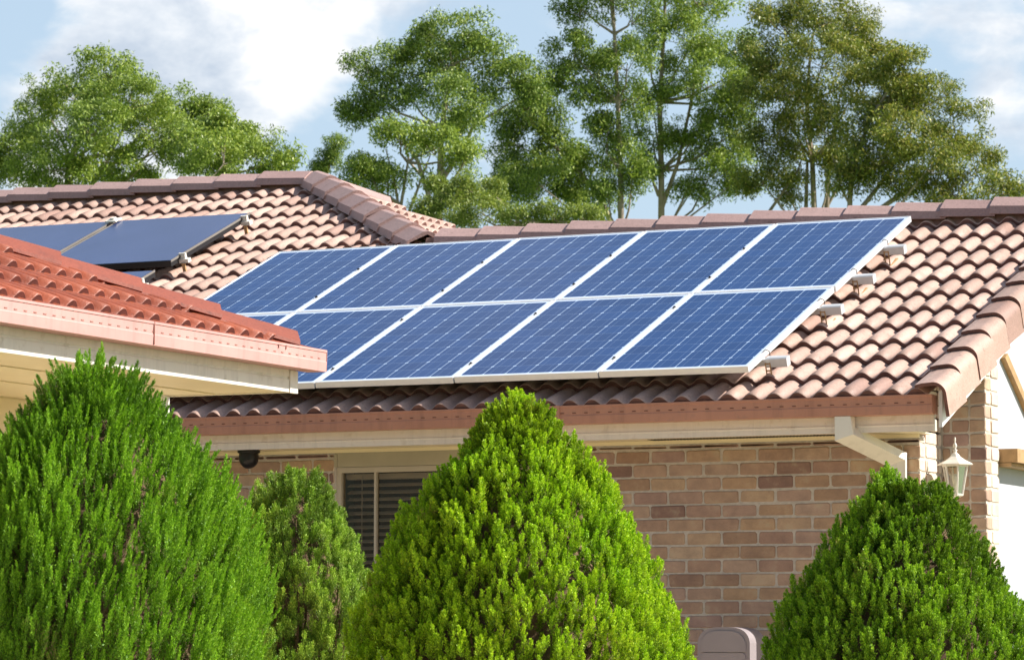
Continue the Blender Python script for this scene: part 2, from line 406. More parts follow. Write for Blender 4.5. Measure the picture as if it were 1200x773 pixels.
# back slope of the lower ridge, east hip slope of the higher roof and its back slope
tiled_slope('roof', (0, RA_Y+6.0, zr(RA_Y)-6.0*TA), (-1, 0, 0), (0, -CA, SA), (0, SA, CA), -XV, 4.5, 20, [(-XV, 0), (4.5, 0), (4.5, 6/CA), (-XV, 6/CA)], [M['tile'], M['tile_edge']], house, seed=5)
Le = (zr(RB_Y)-zr(RB_Y-5))/SA
E0 = (HX+5, 0, zr(RB_Y)-5*TA)
tiled_slope('roof', E0, (0, 1, 0), (-CA, 0, SA), (SA, 0, CA), RB_Y-2.15, RB_Y+5, 16,
            [(RB_Y-5, 0), (RB_Y+5, 0), (RB_Y, 5/CA)], [M['tile'], M['tile_edge']], house, seed=6)
tiled_slope('roof', (0, RB_Y+5.6, zr(RB_Y)-5.6*TA), (-1, 0, 0), (0, -CA, SA), (0, SA, CA), -HX-5.6, 12.0, 18,
            [(-HX-5.6, 0), (12, 0), (12, 5.6/CA), (-HX, 5.6/CA)], [M['tile'], M['tile_edge']], house, seed=8)
RC = .115
caps('ridge_capping', (HX+(RB_Y-RA_Y)+.15, RA_Y, zr(RA_Y)+RC), (XV+.1, RA_Y, zr(RA_Y)+RC), (0, 0, 1), M['cap'], house, .352, seed=1)
caps('ridge_capping', (-12, RB_Y, zr(RB_Y)+RC), (HX-.05, RB_Y, zr(RB_Y)+RC), (0, 0, 1), M['cap'], house, .40, seed=2)
k1 = RB_Y-RA_Y
caps('hip_capping', (HX+k1-.02, RA_Y, zr(RA_Y)+RC-.01), (HX, RB_Y, zr(RB_Y)+RC), (0, 0, 1), M['cap'], house, .36, sc=1.05, seed=3)
caps('hip_capping', (HX+.42, RB_Y+.42, zr(RB_Y)-.42*TA+RC-.03), (HX, RB_Y, zr(RB_Y)+RC-.01), (0, 0, 1), M['cap'], house, .6, sc=.95, seed=4)
# bedding under the ridges
mb = MB()
T = lambda p, q, w: Vector((w, RA_Y+p, zr(RA_Y)+q))
mb.prism([(-.12, -.06), (.12, -.06), (.04, .070), (-.04, .070)], HX+k1, XV-.03, T)
T = lambda p, q, w: Vector((w, RB_Y+p, zr(RB_Y)+q))
mb.prism([(-.12, -.06), (.12, -.06), (.04, .070), (-.04, .070)], -12, HX, T)
mb.build('ridge_bedding', M['mortar_bed'], house)

# verge caps along the right gable edge
mb = MB()
arc = lambda cx, cy, r, a0, a1, n: [(cx+r*math.cos(rad(a0+(a1-a0)*i/n)), cy+r*math.sin(rad(a0+(a1-a0)*i/n))) for i in range(n+1)]
outer = [(-.045, .052), (0, .062)]+arc(.068, -.008, .075, 95, 0, 10)+[(.146, -.150)]
inner = [(.124, -.150)]+arc(.068, -.008, .054, 0, 95, 10)+[(0, .040), (-.045, .032)]
vprof = outer+inner
for k in range(12):
    v0 = k*GA-.03; rr = random.Random(k); jx = rr.uniform(-.005, .005)
    T = lambda p, q, w: Vector((1.782+p+jx, YG+.0*CA, ZG-.030))+Vector(vF)*w+Vector(nF)*(q+.020)
    l1 = min(v0+GA+.02, LA+.05)
    if v0 < LA-.1: mb.prism(vprof, v0, l1, T, 0, False, 1.0, .027, 1)
o = mb.build('verge_capping', [M['tile'], M['tile_edge']], house)
ul = o.data.uv_layers.new(name='UVMap'); fc = len(vprof)+2
for pi, pl in enumerate(o.data.polygons):
    for li in pl.loop_indices: ul.data[li].uv = (pi//fc*.3+.1, .1)
    pl.use_smooth = False

# gutter, fascia, soffit, barge
def gutter(name, T, L0, L1, mats, parent, h=.115, slot=.0806):
    mb = MB()
    prof = [(0, 0), (0, -.012), (.004, -.014), (.006, -h*.52), (.003, -h*.56), (.006, -h), (.115, -h), (.115, -.005), (.111, -.005), (.111, -h+.004), (.011, -h+.004), (.010, -.004), (.014, -.004), (.014, 0)]
    mb.prism(prof, L0, L1, T)
    for e in (L0, L1):
        w0, w1 = (e-.0025, e+.0005) if e == L1 else (e-.0005, e+.0025)
        mb.prism([(.001, -.001), (.004, -h+.001), (.113, -h+.001), (.113, -.004)], w0+(.003 if e == L1 else -.003), w1+(.003 if e == L1 else -.003), T)
    x = L0+.05
    rr = random.Random(4)
    while x < L1-.03:
        if slot: mb.prism([(.0028, -h*.40), (.0050, -h*.40), (.0052, -h*.44), (.0030, -h*.44)], x, x+.024, T, 1)
        x += slot or .1
    return mb.build(name, mats, parent)
TX = lambda p, q, w: Vector((w, YG+p, ZG+q))
gutter('gutter', TX, -12.0, 1.822, [M['gutter'], M['slot']], house)
for xx in (-.62, -3.9):
    mb = MB(); mb.box((xx, YG-.0022, ZG-.1165), (xx+.03, YG+.004, ZG+.0012)); mb.build('gutter_joint', M['gutter'], house)
FY = YG+.118
mb = MB(); mb.prism([(0, -.02), (0, -.165), (-.004, -.168), (-.004, -.175), (0, -.178), (0, -.212), (.02, -.212), (.02, -.02)], -12, 1.80, lambda p, q, w: Vector((w, FY+p, ZG+q)))
mb.build('fascia', M['cream'], house)
SZ = ZG-.200
mb = MB(); mb.box((-12, FY+.02, SZ), (1.62, 0.10, SZ+.008))
mb.box((-12, -.022, SZ-.024), (1.575, -.001, SZ-.001), 0)
mb.build('soffit', [M['soffit']], house)
# row of soffit vent slots seen above the wall
mb = MB()
for i in range(60): mb.box((-.15+i*.022, -.17, SZ-.004), (-.15+i*.022+.012, -.05, SZ-.001))
mb.build('soffit_vent', M['black'], house)
mb = MB()
T = lambda p, q, w: Vector((p, YG-.02, ZG))+Vector((0, CA, SA))*w+Vector((0, 0, q))
mb.prism([(1.852, -.005), (1.874, -.005), (1.874, -.225), (1.852, -.225)], .075, LA, T)
mb.build('barge_board', M['white'], house)
def brick(mb, c, sz, mi=0, jit=1.0, ends=(None, None)):
    """one tumbled brick; c = low corner on the outer face, sz = (along, deep, high), with its frame"""
    (O, ud, dd), (L, D, H) = c, sz
    r = lambda s: random.uniform(-s, s)*jit*1.5
    out = r(.0022); rc = .010
    def ring(ins, dep, k):
        x0, x1, z0, z1 = ins, L-ins, ins, H-ins
        q = rc*k
        pts = [(x0+q, z0), (x1-q, z0), (x1, z0+q), (x1, z1-q), (x1-q, z1), (x0+q, z1), (x0, z1-q), (x0, z0+q)]
        return [O+ud*p[0]+dd*(dep+out)+Vector((0, 0, p[1])) for p in pts]
    j = [(r(.0022), r(.0018)) for _ in range(8)]
    rings = [ring(.0055, 0, 1.0), ring(.001, .006, .8), ring(0, D, .4)]
    for R_ in rings[:2]:
        for i in range(8): R_[i] = R_[i]+ud*j[i][0]+Vector((0, 0, j[i][1]))
    vs = [p for R_ in rings for p in R_]
    fs = [tuple(range(8))]; ml = [mi]
    for a in (0, 1):
        fs += [(a*8+i, a*8+8+i, a*8+8+(i+1) % 8, a*8+(i+1) % 8) for i in range(8)]
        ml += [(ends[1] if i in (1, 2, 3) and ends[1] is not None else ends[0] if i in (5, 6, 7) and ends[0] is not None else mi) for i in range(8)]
    mb.add(vs, fs, ml, False)
H1 = .086
def brick_face(mb, O, ud, dd, L, z0, z1, start_even, start_odd, skip=None, ztop=None, end_even=0, end_odd=0, phase=0.0, mi=0):
    """rows of stretchers; even/odd rows begin and end at their own offsets so corners interlock"""
    O, ud, dd = Vector(O), Vector(ud), Vector(dd); n0 = math.floor(z0/H1)
    for r_ in range(n0, math.ceil(z1/H1)):
        z = r_*H1+.008-.0; odd = r_ % 2
        s = (start_odd if odd else start_even); e = L-(end_odd if odd else end_even)
        x = s-((phase+.12*odd) % .24)
        while x < e-.02:
            a = max(x, s); b = min(x+.23, e)
            zt = z+.076
            if ztop: zt = min(zt, ztop(O+ud*((a+b)/2)))
            if b-a > .025 and zt-z > .02 and not (skip and skip(a, b, z, zt)):
                brick(mb, (O+ud*a+Vector((0, 0, z)), ud, dd), (b-a, .10, zt-z), mi, 1.0, (0 if mi == 2 else None, 2 if (e-b) < .005 and mi == 0 and e > .3 else None))  # ends facing the sun take the sunlit tone, front-facing ends the plain brick
            x += .24
WT = SZ-.004
# front wall: brick from left end to the corner, with the window opening
WX0, WX1, WZ0, WZ1 = -2.44, -.72, 1.25, 2.352
XL0 = -7.0; XC = 1.577
mb = MB(); top_ = lambda p: WT-.028
brick_face(mb, (XL0, 0, 0), (1, 0, 0), (0, 1, 0), WX0-.012-XL0, 0, WT-.03, 0, 0, None, top_, phase=.05)
brick_face(mb, (WX0-.012, 0, 0), (1, 0, 0), (0, 1, 0), WX1+.012-WX0+.012, 0, WZ0-.01, 0, 0, None, lambda p: WZ0-.012, phase=.12)
brick_face(mb, (WX1+.012, 0, 0), (1, 0, 0), (0, 1, 0), XC-WX1-.012, 0, WT-.03, 0, 0, None, top_, end_even=0, end_odd=.11, phase=.09)
mb.box((XL0, .006, 0), (WX0, .11, WT), 1); mb.box((WX1, .006, 0), (XC-.013, .11, WT-.001), 1); mb.box((WX0, .006, 0), (WX1, .11, WZ0-.01), 1)
mb.build('front_wall', [M['brick'], M['mortar'], M['sunlit_brick']], house)
# return and pier at the right corner, sun-facing sides in the sunlit brick tone
mb = MB()
PY, PX = .43, 1.862
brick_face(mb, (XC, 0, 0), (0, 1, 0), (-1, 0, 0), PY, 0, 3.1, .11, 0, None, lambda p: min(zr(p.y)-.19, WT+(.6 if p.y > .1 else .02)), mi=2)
mb.box((XC-.10, .0075, 0), (XC-.006, PY, WT-.012), 1)
brick_face(mb, (XC+.004, PY, 0), (1, 0, 0), (0, 1, 0), PX-XC-.004, 0, 3.3, 0, 0, None, lambda p: zr(PY)-.17, end_even=0, end_odd=.11, phase=.06)
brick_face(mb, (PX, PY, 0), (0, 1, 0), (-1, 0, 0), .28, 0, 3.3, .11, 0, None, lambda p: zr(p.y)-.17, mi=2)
mb.box((XC-.02, PY+.006, 0), (PX-.006, PY+.28, zr(PY)-.175), 1)
mb.build('corner_pier', [M['brick'], M['mortar'], M['sunlit_brick']], house)
# white rendered gable wall behind the pier, with its brown lintel and brace
GX = 1.835
mb = MB()
y0, y1 = PY+.275, 7.2
ys = [(y0, 0), (y1, 0), (y1, zr(2*RA_Y-y1)-.16), (RA_Y, zr(RA_Y)-.16), (y0, zr(y0)-.16)]
mb.prism([(y, z) for y, z in ys], GX-.12, GX, lambda p, q, w: Vector((w, p, q)))
mb.build('gable_wall', M['render_white'], house)
mb = MB(); mb.box((GX+.001, y0+.02, 2.325), (GX+.14, y0+3.0, 2.41)); mb.box((GX+.001, y0+.02, 2.300), (GX+.10, y0+3.0, 2.322))
mb.build('lintel', M['timber'], house)
mb = MB(); mb.prism([(.84, 2.99), (.90, 3.02), (1.86, 2.42), (1.80, 2.41)], GX+.001, GX+.035, lambda p, q, w: Vector((w, p, q)))
mb.build('timber_brace', M['timber'], house)
# the closed rest of the house so that it stands as a building
mb = MB(); mb.box((XL0, .14, 0), (-6.9, 9.6, WT)); mb.box((XL0, 9.5, 0), (GX-.13, 9.6, WT)); 
mb.box((XL0, .9, SZ-.02), (GX-.13, 9.6, SZ-.01))
mb.build('rear_walls', M['render_white'], house)

# window
win = bpy.data.objects.new('window', None); COL.objects.link(win); win.parent = house
mb = MB()
def fr(x0, x1, z0, z1, y0=.012, y1=.07): mb.box((x0, y0, z0), (x1, y1, z1))
fr(WX0, WX1, WZ1-.035, WZ1); fr(WX0, WX1, WZ0, WZ0+.04); fr(WX0, WX0+.035, WZ0+.04, WZ1-.035); fr(WX1-.035, WX1, WZ0+.04, WZ1-.035)
fr(WX0+.275, WX0+.290, WZ0+.04, WZ1-.035, .014, .055)
mb.build('window_frame', M['beige_alu'], win)
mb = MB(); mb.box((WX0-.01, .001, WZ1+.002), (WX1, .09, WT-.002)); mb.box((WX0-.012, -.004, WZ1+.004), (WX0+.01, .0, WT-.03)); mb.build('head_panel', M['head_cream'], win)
mb = MB(); mb.box((WX0+.03, .038, WZ0+.03), (WX1-.03, .042, WZ1-.03)); mb.build('pane', M['glass'], win)
mb = MB()
z = WZ1-.07
while z > WZ0+.03:
    mb.prism([(-.022, -.010), (.022, .012), (.022, .014), (-.022, -.008)], WX0+.04, WX1-.04, lambda p, q, w: Vector((w, .105+p, z+q)))
    z -= .046
for x in (WX0+.15, WX0+.62, WX0+1.1): mb.box((x, .080, WZ0), (x+.004, .083, WZ1-.05))
mb.box((WX0+.03, .09, WZ1-.075), (WX1-.03, .13, WZ1-.04))
mb.build('blind', M['blind'], win)
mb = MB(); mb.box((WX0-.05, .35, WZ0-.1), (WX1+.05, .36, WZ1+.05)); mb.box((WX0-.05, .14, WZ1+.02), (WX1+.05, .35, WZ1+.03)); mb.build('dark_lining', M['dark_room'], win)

# downpipe: drop, offset to the wall, then down it
dp = MB()
def boxpipe(pts, w=.05, d=.05, mb=dp):
    pts = [Vector(p) for p in pts]; X = Vector((1, 0, 0)); Y = Vector((0, 1, 0)); rings = []
    for i, p in enumerate(pts):
        a = (pts[i]-pts[i-1]).normalized() if i else (pts[1]-pts[0]).normalized()
        b = (pts[i+1]-pts[i]).normalized() if i < len(pts)-1 else a
        t = (a+b).normalized(); k = 1/max(.5, t.dot(a))
        s = t.cross(Y)
        s = (s-t*s.dot(t)).normalized() if s.length > .1 else X
        u = t.cross(s).normalized()
        rings.append([p+s*w*sx*k*1+u*d*sy for sx, sy in ((-1, -1), (1, -1), (1, 1), (-1, 1))])
    vs = [q for r in rings for q in r]
    fs = [(i*4+k, i*4+(k+1) % 4, i*4+4+(k+1) % 4, i*4+4+k) for i in range(len(pts)-1) for k in range(4)]
    mb.add(vs, fs, 0)
boxpipe([(1.262, YG+.055, ZG-.117), (1.262, YG+.055, 2.452), (1.447, -.055, 2.315), (1.447, -.055, .0)], .049, .045)
dp.build('downpipe', M['downpipe'], house)

# ------------------------------------------------------------------ solar panels
PO = Vector((-4.375, -.385, 0)); PW, PL = 1.005, 1.660; PHT = .150
def roofpt(x, y, h=0.0):  # y horizontal coordinate, h along the roof normal
    return Vector((x, y, zr(y)))+Vector(nF)*h
P00 = roofpt(-4.372, -.36, PHT-.04)       # underside of the array's lower left corner
UX, VX, NX = Vector((1, -.012, 0)).normalized(), None, Vector(nF)
VX = NX.cross(UX).normalized()
mesh_cache = {}
W, L, TH, RIM = .994, 1.650, .040, .012
def panel_parts():
    mb = MB()
    for lo, hi in (((0, 0, 0), (W, RIM, TH)), ((0, L-RIM, 0), (W, L, TH)), ((0, RIM, 0), (RIM, L-RIM, TH)), ((W-RIM, RIM, 0), (W, L-RIM, TH))): mb.box(lo, hi)
    fme = mb
    g = MB(); g.add([(RIM, RIM, TH-.003), (W-RIM, RIM, TH-.003), (W-RIM, L-RIM, TH-.003), (RIM, L-RIM, TH-.003), (RIM, RIM, .02), (W-RIM, RIM, .02), (W-RIM, L-RIM, .02), (RIM, L-RIM, .02)],
                    [(0, 1, 2, 3), (7, 6, 5, 4)], 0, False, [[(RIM, RIM), (W-RIM, RIM), (W-RIM, L-RIM), (RIM, L-RIM)], [(0, 0)]*4])
    return fme, g
ROWN = ['lower', 'upper']; ORD = ['leftmost', 'second from left', 'middle', 'second from right', 'rightmost']
ff, gg = panel_parts(); fme = gme = None
for j in range(2):
    for i in range(5):
        t = thing('solar_module', f'{ORD[i]} blue solar panel of the {ROWN[j]} row in the white framed array', 'solar panel', group='solar panels in the white framed array')
        P = P00+UX*(i*PW+j*.012)+VX*(j*PL)
        t.matrix_world = Matrix(((UX[0], VX[0], NX[0], P[0]), (UX[1], VX[1], NX[1], P[1]), (UX[2], VX[2], NX[2], P[2]), (0, 0, 0, 1)))
        if fme is None:
            a = ff.build('frame', M['alu']); b = gg.build('cell_sheet', M['cells']); fme, gme = a.data, b.data; a.parent = t; b.parent = t
        else:
            for nm, me in (('frame', fme), ('cell_sheet', gme)):
                o = bpy.data.objects.new(nm, me); COL.objects.link(o); o.parent = t
# rails with end covers, roof hooks and clamps
RS = [.27, 1.33, 2.00, 2.68]
rr_lab = ['lowest grey mounting rail end beside the solar array', 'second lowest grey mounting rail end beside the solar array', 'second highest grey mounting rail end beside the solar array', 'highest grey mounting rail end beside the solar array']
for k, s in enumerate(RS):
    Pr = P00+VX*s
    t = thing('mounting_rail', rr_lab[k], 'mounting rail', group='rails holding the solar array')
    T = lambda p: Pr+UX*p[0]+VX*p[1]+NX*p[2]
    mb = MB(); mb.box((.02, -.02, -.045), (5*PW+.02, .02, -.003), 0, T); mb.build('rail', M['alu_dull'], t)
    mb = MB(); x = 5*PW
    pr = [(-.030, -.052), (.030, -.052), (.032, -.046), (.032, .002), (.022, .008), (-.022, .008), (-.032, .002), (-.032, -.046)]
    mb.prism(pr, x+.012, x+.150, lambda p, q, w: T((w, p, q)), 0)
    mb.build('end_cover', M['alu_dull'], t)
    mb = MB(); mb.tube([T((x+.022, .034, -.02)), T((x+.018, .036, .035)), T((x-.002, .030, .046)), T((x-.004, .0, .044))], [.003]*4, 6); mb.build('wire_loop', M['blackmetal'], t)
    mb = MB()
    for dx in (.0, .030): mb.box((x+.005+dx, -.034, -.125), (x+.012+dx, -.028, -.02), 0, T)
    for z_ in (-.12, -.075, -.03): mb.box((x+.005, -.036, z_), (x+.042, -.030, z_+.008), 0, T)
    mb.box((x+.004, -.036, -.128), (x+.043, .14, -.122), 0, T)
    mb.build('roof_hook', M['rust'], t)
    for i in range(1, 5):
        mb = MB(); mb.box((i*PW-.014, -.011, TH+.001), (i*PW+.003, .011, TH+.004), 0, T); mb.box((i*PW-.009, -.005, TH+.004), (i*PW-.001, .005, TH+.010), 0, T)
        mb.build('clamp', M['blackmetal'], t)

# ------------------------------------------------------------------ thermal collectors
def collector(x0, x1, ya, s_len, label, low=False):
    t = thing('solar_collector', label, 'solar collector', group='dark solar water collectors on the left roof')
    Pb = roofpt(x0, ya, .105); X, V, Nn = Vector((1, 0, 0)), Vector(vF), Vector(nF)
    T = lambda p: Pb+X*p[0]+V*p[1]+Nn*p[2]
    w = x1-x0; mb = MB()
    for lo, hi in (((0, 0, 0), (w, .012, .046)), ((0, s_len-.012, 0), (w, s_len, .046)), ((0, .012, 0), (.012, s_len-.012, .046)), ((w-.012, .012, 0), (w, s_len-.012, .046))): mb.box(lo, hi, 0, T)
    mb.box((.012, .012, 0), (w-.012, s_len-.012, .004), 0, T)
    mb.build('casing', M['blackmetal'], t)
    mb = MB(); mb.box((.010, .010, .0465), (w-.010, s_len-.010, .050), 0, T); mb.build('glass_cover', M['collector'], t)
    for xx in (-.006, w+.001):
        mb = MB(); mb.box((xx, .0, .036), (xx+.005, s_len, .053), 0, T); mb.build('edge_trim', M['dark_trim'], t)
    return t
CLY, CLS = 2.60, 1.33
collector(-6.43, -5.22, CLY, CLS, 'nearer large dark blue collector ending beside bare tiles')
collector(-7.76, -6.49, CLY, CLS, 'dark blue collector at the left picture edge, above the red ridge')
collector(-6.43, -5.22, CLY-1.40, 1.26, 'small visible corner of a collector below the large ones')
def cclamp(x, y, label):
    t = thing('collector_clamp', label, 'clamp', group='pale clamps at the collector edges')
    Pb = roofpt(x, y, .05); T = lambda p: Pb+Vector((1, 0, 0))*p[0]+Vector(vF)*p[1]+Vector(nF)*p[2]
    mb = MB(); mb.box((-.03, -.028, .045), (.050, .020, .075), 0, T); mb.box((-.014, -.014, .075), (.022, .014, .108), 0, T); mb.box((-.035, -.010, .106), (.024, .010, .118), 0, T)
    mb.build('jaw', M['clampwhite'], t)
    mb = MB(); mb.box((-.005, -.040, -.06), (.022, -.025, .045), 0, T); mb.build('foot', M['rust'], t)
cclamp(-5.19, 3.70, 'pale clamp at the top right corner of the large collector')
cclamp(-5.19, 2.74, 'pale clamp at the lower right corner of the large collector')
cclamp(-5.19, 2.12, 'pale clamp on the lowest collector, just above the red ridge')
for y_, lb in ((3.79, 'pale clamp at the top of the joint between two collectors'), (2.74, 'pale clamp at the foot of the joint between two collectors')):
    t = thing('collector_clamp', lb, 'clamp', group='pale clamps at the collector edges')
    mb = MB(); Pb = roofpt(-6.46, y_, .168); T = lambda p: Pb+Vector((1, 0, 0))*p[0]+Vector(vF)*p[1]+Vector(nF)*p[2]
    mb.box((-.05, -.05, -.002), (.05, .05, .010), 0, T); mb.build('plate', M['clampwhite'], t)
    mb = MB(); mb.box((-.02, -.02, .010), (.02, .02, .026), 0, T); mb.build('bolt', M['clampwhite'], t)

# ------------------------------------------------------------------ left house with red roof
lh = thing('red_roof_house', 'cream house wing with red tiled hip roof and pink gutter', 'house')
LX, LYE, LZ = -.424, -3.928, 2.747
TY = lambda p, q, w: Vector((LX-p, w, LZ+q))
gutter('gutter', TY, -10.6, LYE, [M['gutter_pink'], M['slot_pink']], lh)
mb = MB(); mb.box((LX-.02, -5.705, LZ-.112), (LX+.0015, -5.70, LZ+.001)); 
mb.build('gutter_joint', M['slot_pink'], lh)
for yy in (-4.46, -4.38):
    mb = MB(); mb.box((LX-.004, yy, LZ-.030), (LX+.0015, yy+.004, LZ-.008)); mb.build('gutter_notch', M['slot_pink'], lh)
mb = MB(); TF = lambda p, q, w: Vector((LX-.118-p, w, LZ+q))
mb.prism([(0, -.02), (0, -.150), (.006, -.153), (.006, -.162), (0, -.165), (0, -.232), (.02, -.232), (.02, -.02)], -10.6, LYE-.12, TF)
mb.box((-3.6, LYE-.14, LZ-.230), (LX-.138, LYE-.12, LZ-.02)); mb.box((LX-.137, LYE-.20, LZ-.235), (LX-.112, LYE-.115, LZ-.118))
mb.build('fascia', M['cream'], lh)
LSZ = LZ-.222
mb = MB(); mb.box((-3.6, -10.6, LSZ), (LX-.138, LYE-.14, LSZ+.008))
for xx in (LX-.62, LX-1.15): mb.box((xx, -10.6, LSZ-.006), (xx+.025, LYE-.15, LSZ-.001))
mb.build('soffit', M['soffit'], lh)
mb = MB()
for k in range(18):
    z0 = k*.14
    mb.prism([(0, z0), (.016, z0), (.004, min(z0+.14, LSZ-.01)), (0, min(z0+.14, LSZ-.01))], -10.6, -4.06, lambda p, q, w: Vector((-2.15+p, w, q)))
mb.box((-2.25, -10.6, 0), (-2.151, -4.06, LSZ)); mb.build('wall', M['soffit'], lh)
mb = MB(); mb.box((-1.395, -4.13, 0), (-1.315, -4.05, LSZ)); mb.build('porch_post', M['white'], lh)
# roof: slope facing the camera's right and the hidden far hip slope
K = 3.3
polyL = [(-10.7, -.1), (LYE+.02, -.1), (LYE-.06-K, K/CA)]
polyL = [(-10.7, -.02), (LYE+.04, -.02), (LYE-.12-K, K/CA), (-10.7, K/CA)]
tiled_slope('roof', (LX-.035, 0, LZ-.058), (0, 1, 0), (-CA, 0, SA), (SA, 0, CA), -10.65, LYE+.02, 11, polyL, [M['redtile'], M['red_edge']], lh, amp=.048, v_start=-.215, seed=21)
tiled_slope('roof', (0, LYE-.06, LZ-.058), (-1, 0, 0), (0, -CA, SA), (0, SA, CA), -LX, 7.0, 10, [(-LX, -.1), (7, -.1), (7-K, K/CA), (-LX+K+.05, K/CA)], [M['redtile'], M['red_edge']], lh, seed=22)
p0 = Vector((LX-.15, LYE-.15, LZ+.085)); dk = 3.0
caps('hip_capping', p0, p0+Vector((-dk, -dk, dk*TA)), (0, 0, 1), M['redcap'], lh, .44, CAPS, 1.0, seed=9)
mb = MB(); dd = Vector((-1, -1, TA)).normalized(); sd = Vector((1, -1, 0)).normalized()
mb.prism([(-.088, -.17), (.088, -.17), (.088, -.085), (.03, -.03), (-.03, -.03), (-.088, -.085)], .02, 4, lambda p, q, w: p0+dd*w+sd*p+Vector((0, 0, q)))
mb.build('hip_bedding', M['red_edge'], lh)  # dark edge colour stands in for part of the shade under the cap lips

# ------------------------------------------------------------------ small fittings
ln = thing('wall_lantern', 'cream carriage lantern with clear panes on the corner pier', 'lantern', (1.735, .20, 2.04))
LC = (1.735, .20, 2.06)
def hexr(mb, prof, mi=0, n=6): mb.lathe(prof, LC, n, mi, False)
mb = MB(); hexr(mb, [(.001, .262), (.018, .262), (.030, .246), (.060, .226), (.085, .214), (.100, .205), (.098, .200), (.080, .200), (.001, .205)]); mb.build('roof_cap', M['iron_white'], ln)
mb = MB(); mb.lathe([(.001, .352), (.004, .350), (.006, .338), (.003, .325), (.007, .318), (.012, .306), (.007, .294), (.005, .288), (.014, .282), (.008, .274), (.012, .266), (.018, .260)], LC, 12); mb.build('finial', M['iron_white'], ln)
mb = MB()
for k in range(6):
    t_ = 2*math.pi*k/6; c, s = math.cos(t_), math.sin(t_)
    mb.tube([(LC[0]+.068*c, LC[1]+.068*s, LC[2]+.200), (LC[0]+.040*c, LC[1]+.040*s, LC[2]+.040)], [.006, .005], 6)
hexr(mb, [(.066, .204), (.074, .204), (.074, .192), (.064, .192)]); hexr(mb, [(.030, .046), (.046, .044), (.044, .034), (.026, .026), (.001, .024)])
mb.build('cage', M['iron_white'], ln)
mb = MB(); hexr(mb, [(.064, .198), (.038, .042)]); mb.build('pane', M['lampglass'], ln)
mb = MB(); mb.lathe([(.001, .155), (.014, .150), (.020, .132), (.016, .108), (.010, .098), (.010, .046)], LC, 12); mb.build('bulb', M['bulb'], ln)
mb = MB(); mb.lathe([(.020, .028), (.012, .012), (.008, .004), (.014, -.004), (.016, -.012), (.008, -.020), (.006, -.034), (.001, -.042)], LC, 12)
mb.tube([(LC[0], LC[1], LC[2]+.000), (LC[0]-.05, LC[1], LC[2]-.006), (LC[0]-.10, LC[1], LC[2]+.004), (LC[0]-.135, LC[1], LC[2]+.03), (LC[0]-.155, LC[1], LC[2]+.03)], [.007, .008, .009, .010, .010], 8)
mb.build('arm', M['iron_white'], ln)
for ch in ln.children:
    for v_ in ch.data.vertices: v_.co = Vector(LC)+(v_.co-Vector(LC))*1.13 if ch.name.split('.')[0] != 'arm' else v_.co
mb = MB(); mb.box((XC+.001, .155, 2.03), (XC+.014, .245, 2.16)); mb.build('wall_plate', M['iron_white'], ln)

mb = MB(); sp = [(.055, SZ-2.3), (.062, .155), (.062, .10)]+[(.062*math.cos(rad(a_)), .10-.075*math.sin(rad(a_))) for a_ in range(10, 91, 16)]
sp = [(.064, .075+.0), (.066, .03)]+[(.066*math.cos(rad(a_)), .02-.07*math.sin(rad(a_))) for a_ in range(0, 91, 15)]
mb.lathe(sp, (-2.985, -.20, SZ-.075), 20)
mb.lathe([(.0, .072), (.075, .072), (.075, .055), (.066, .052)], (-2.985, -.20, SZ-.075), 20)
tag(mb.build('eave_lamp', M['black']), 'round black lamp dome hanging under the eave by the window', 'lamp')

bn = thing('domed_bin', 'mauve grey plastic bin with domed lid against the brick wall', 'bin', (.535, -.40, 0))
def bin_prof(w, h, z0, top=True):
    pts = [(-w, z0)]+[(w, z0)]
    pts += [(w*math.copysign(abs(math.cos(rad(a_)))**.62, math.cos(rad(a_))), h-.11+.11*abs(math.sin(rad(a_)))**.9) for a_ in range(6, 175, 8)]
    return pts
mb = MB()
B = lambda p, q, w: Vector((.490+p, -.52+w, q))
body = bin_prof(.170, 1.300, .05)
mb.prism(body, 0, .26, B); mb.build('bin_body', M['mauve_plastic'], bn)
mb = MB(); mb.prism(bin_prof(.146, 1.278, 1.150), -.008, .0, B); mb.build('lid_panel', M['mauve_plastic'], bn)
mb = MB(); mb.prism([(-.142, .25), (.142, .25), (.142, 1.130), (.128, 1.144), (-.128, 1.144), (-.142, 1.130)], -.008, 0, B); mb.build('front_panel', M['mauve_plastic'], bn)

# ------------------------------------------------------------------ ground
mb = MB(); mb.add([(-900, -120, 0), (900, -120, 0), (900, 1800, 0), (-900, 1800, 0)], [(0, 1, 2, 3)])
m, nt, p, o_ = mat('lawn'); co = coords(nt)
r = ramp(nt, noise(nt, co, .8, 6), [(.3, (.07, .12, .03)), (.7, (.13, .18, .05))]); nt.links.new(r.outputs[0], p.inputs['Base Color']); p.inputs['Roughness'].default_value = 1
g_ = mb.build('ground', m); g_['kind'] = 'structure'
mb = MB(); mb.box((-6, -9.5, .004), (9, -.001, .02)); m2 = painted('warm bounce concrete', (.55, .43, .31), .9, .1, 3)  # unseen paving, added to bounce warm light onto the wall and soffits
g_ = mb.build('bounce_paving', m2); g_['kind'] = 'structure'
mb = MB(); mb.box((2.0, -40, .006), (9.5, -9.51, .03)); g_ = mb.build('bounce_drive', m2); g_['kind'] = 'structure'  # strip out of view, added for the same warm bounce light

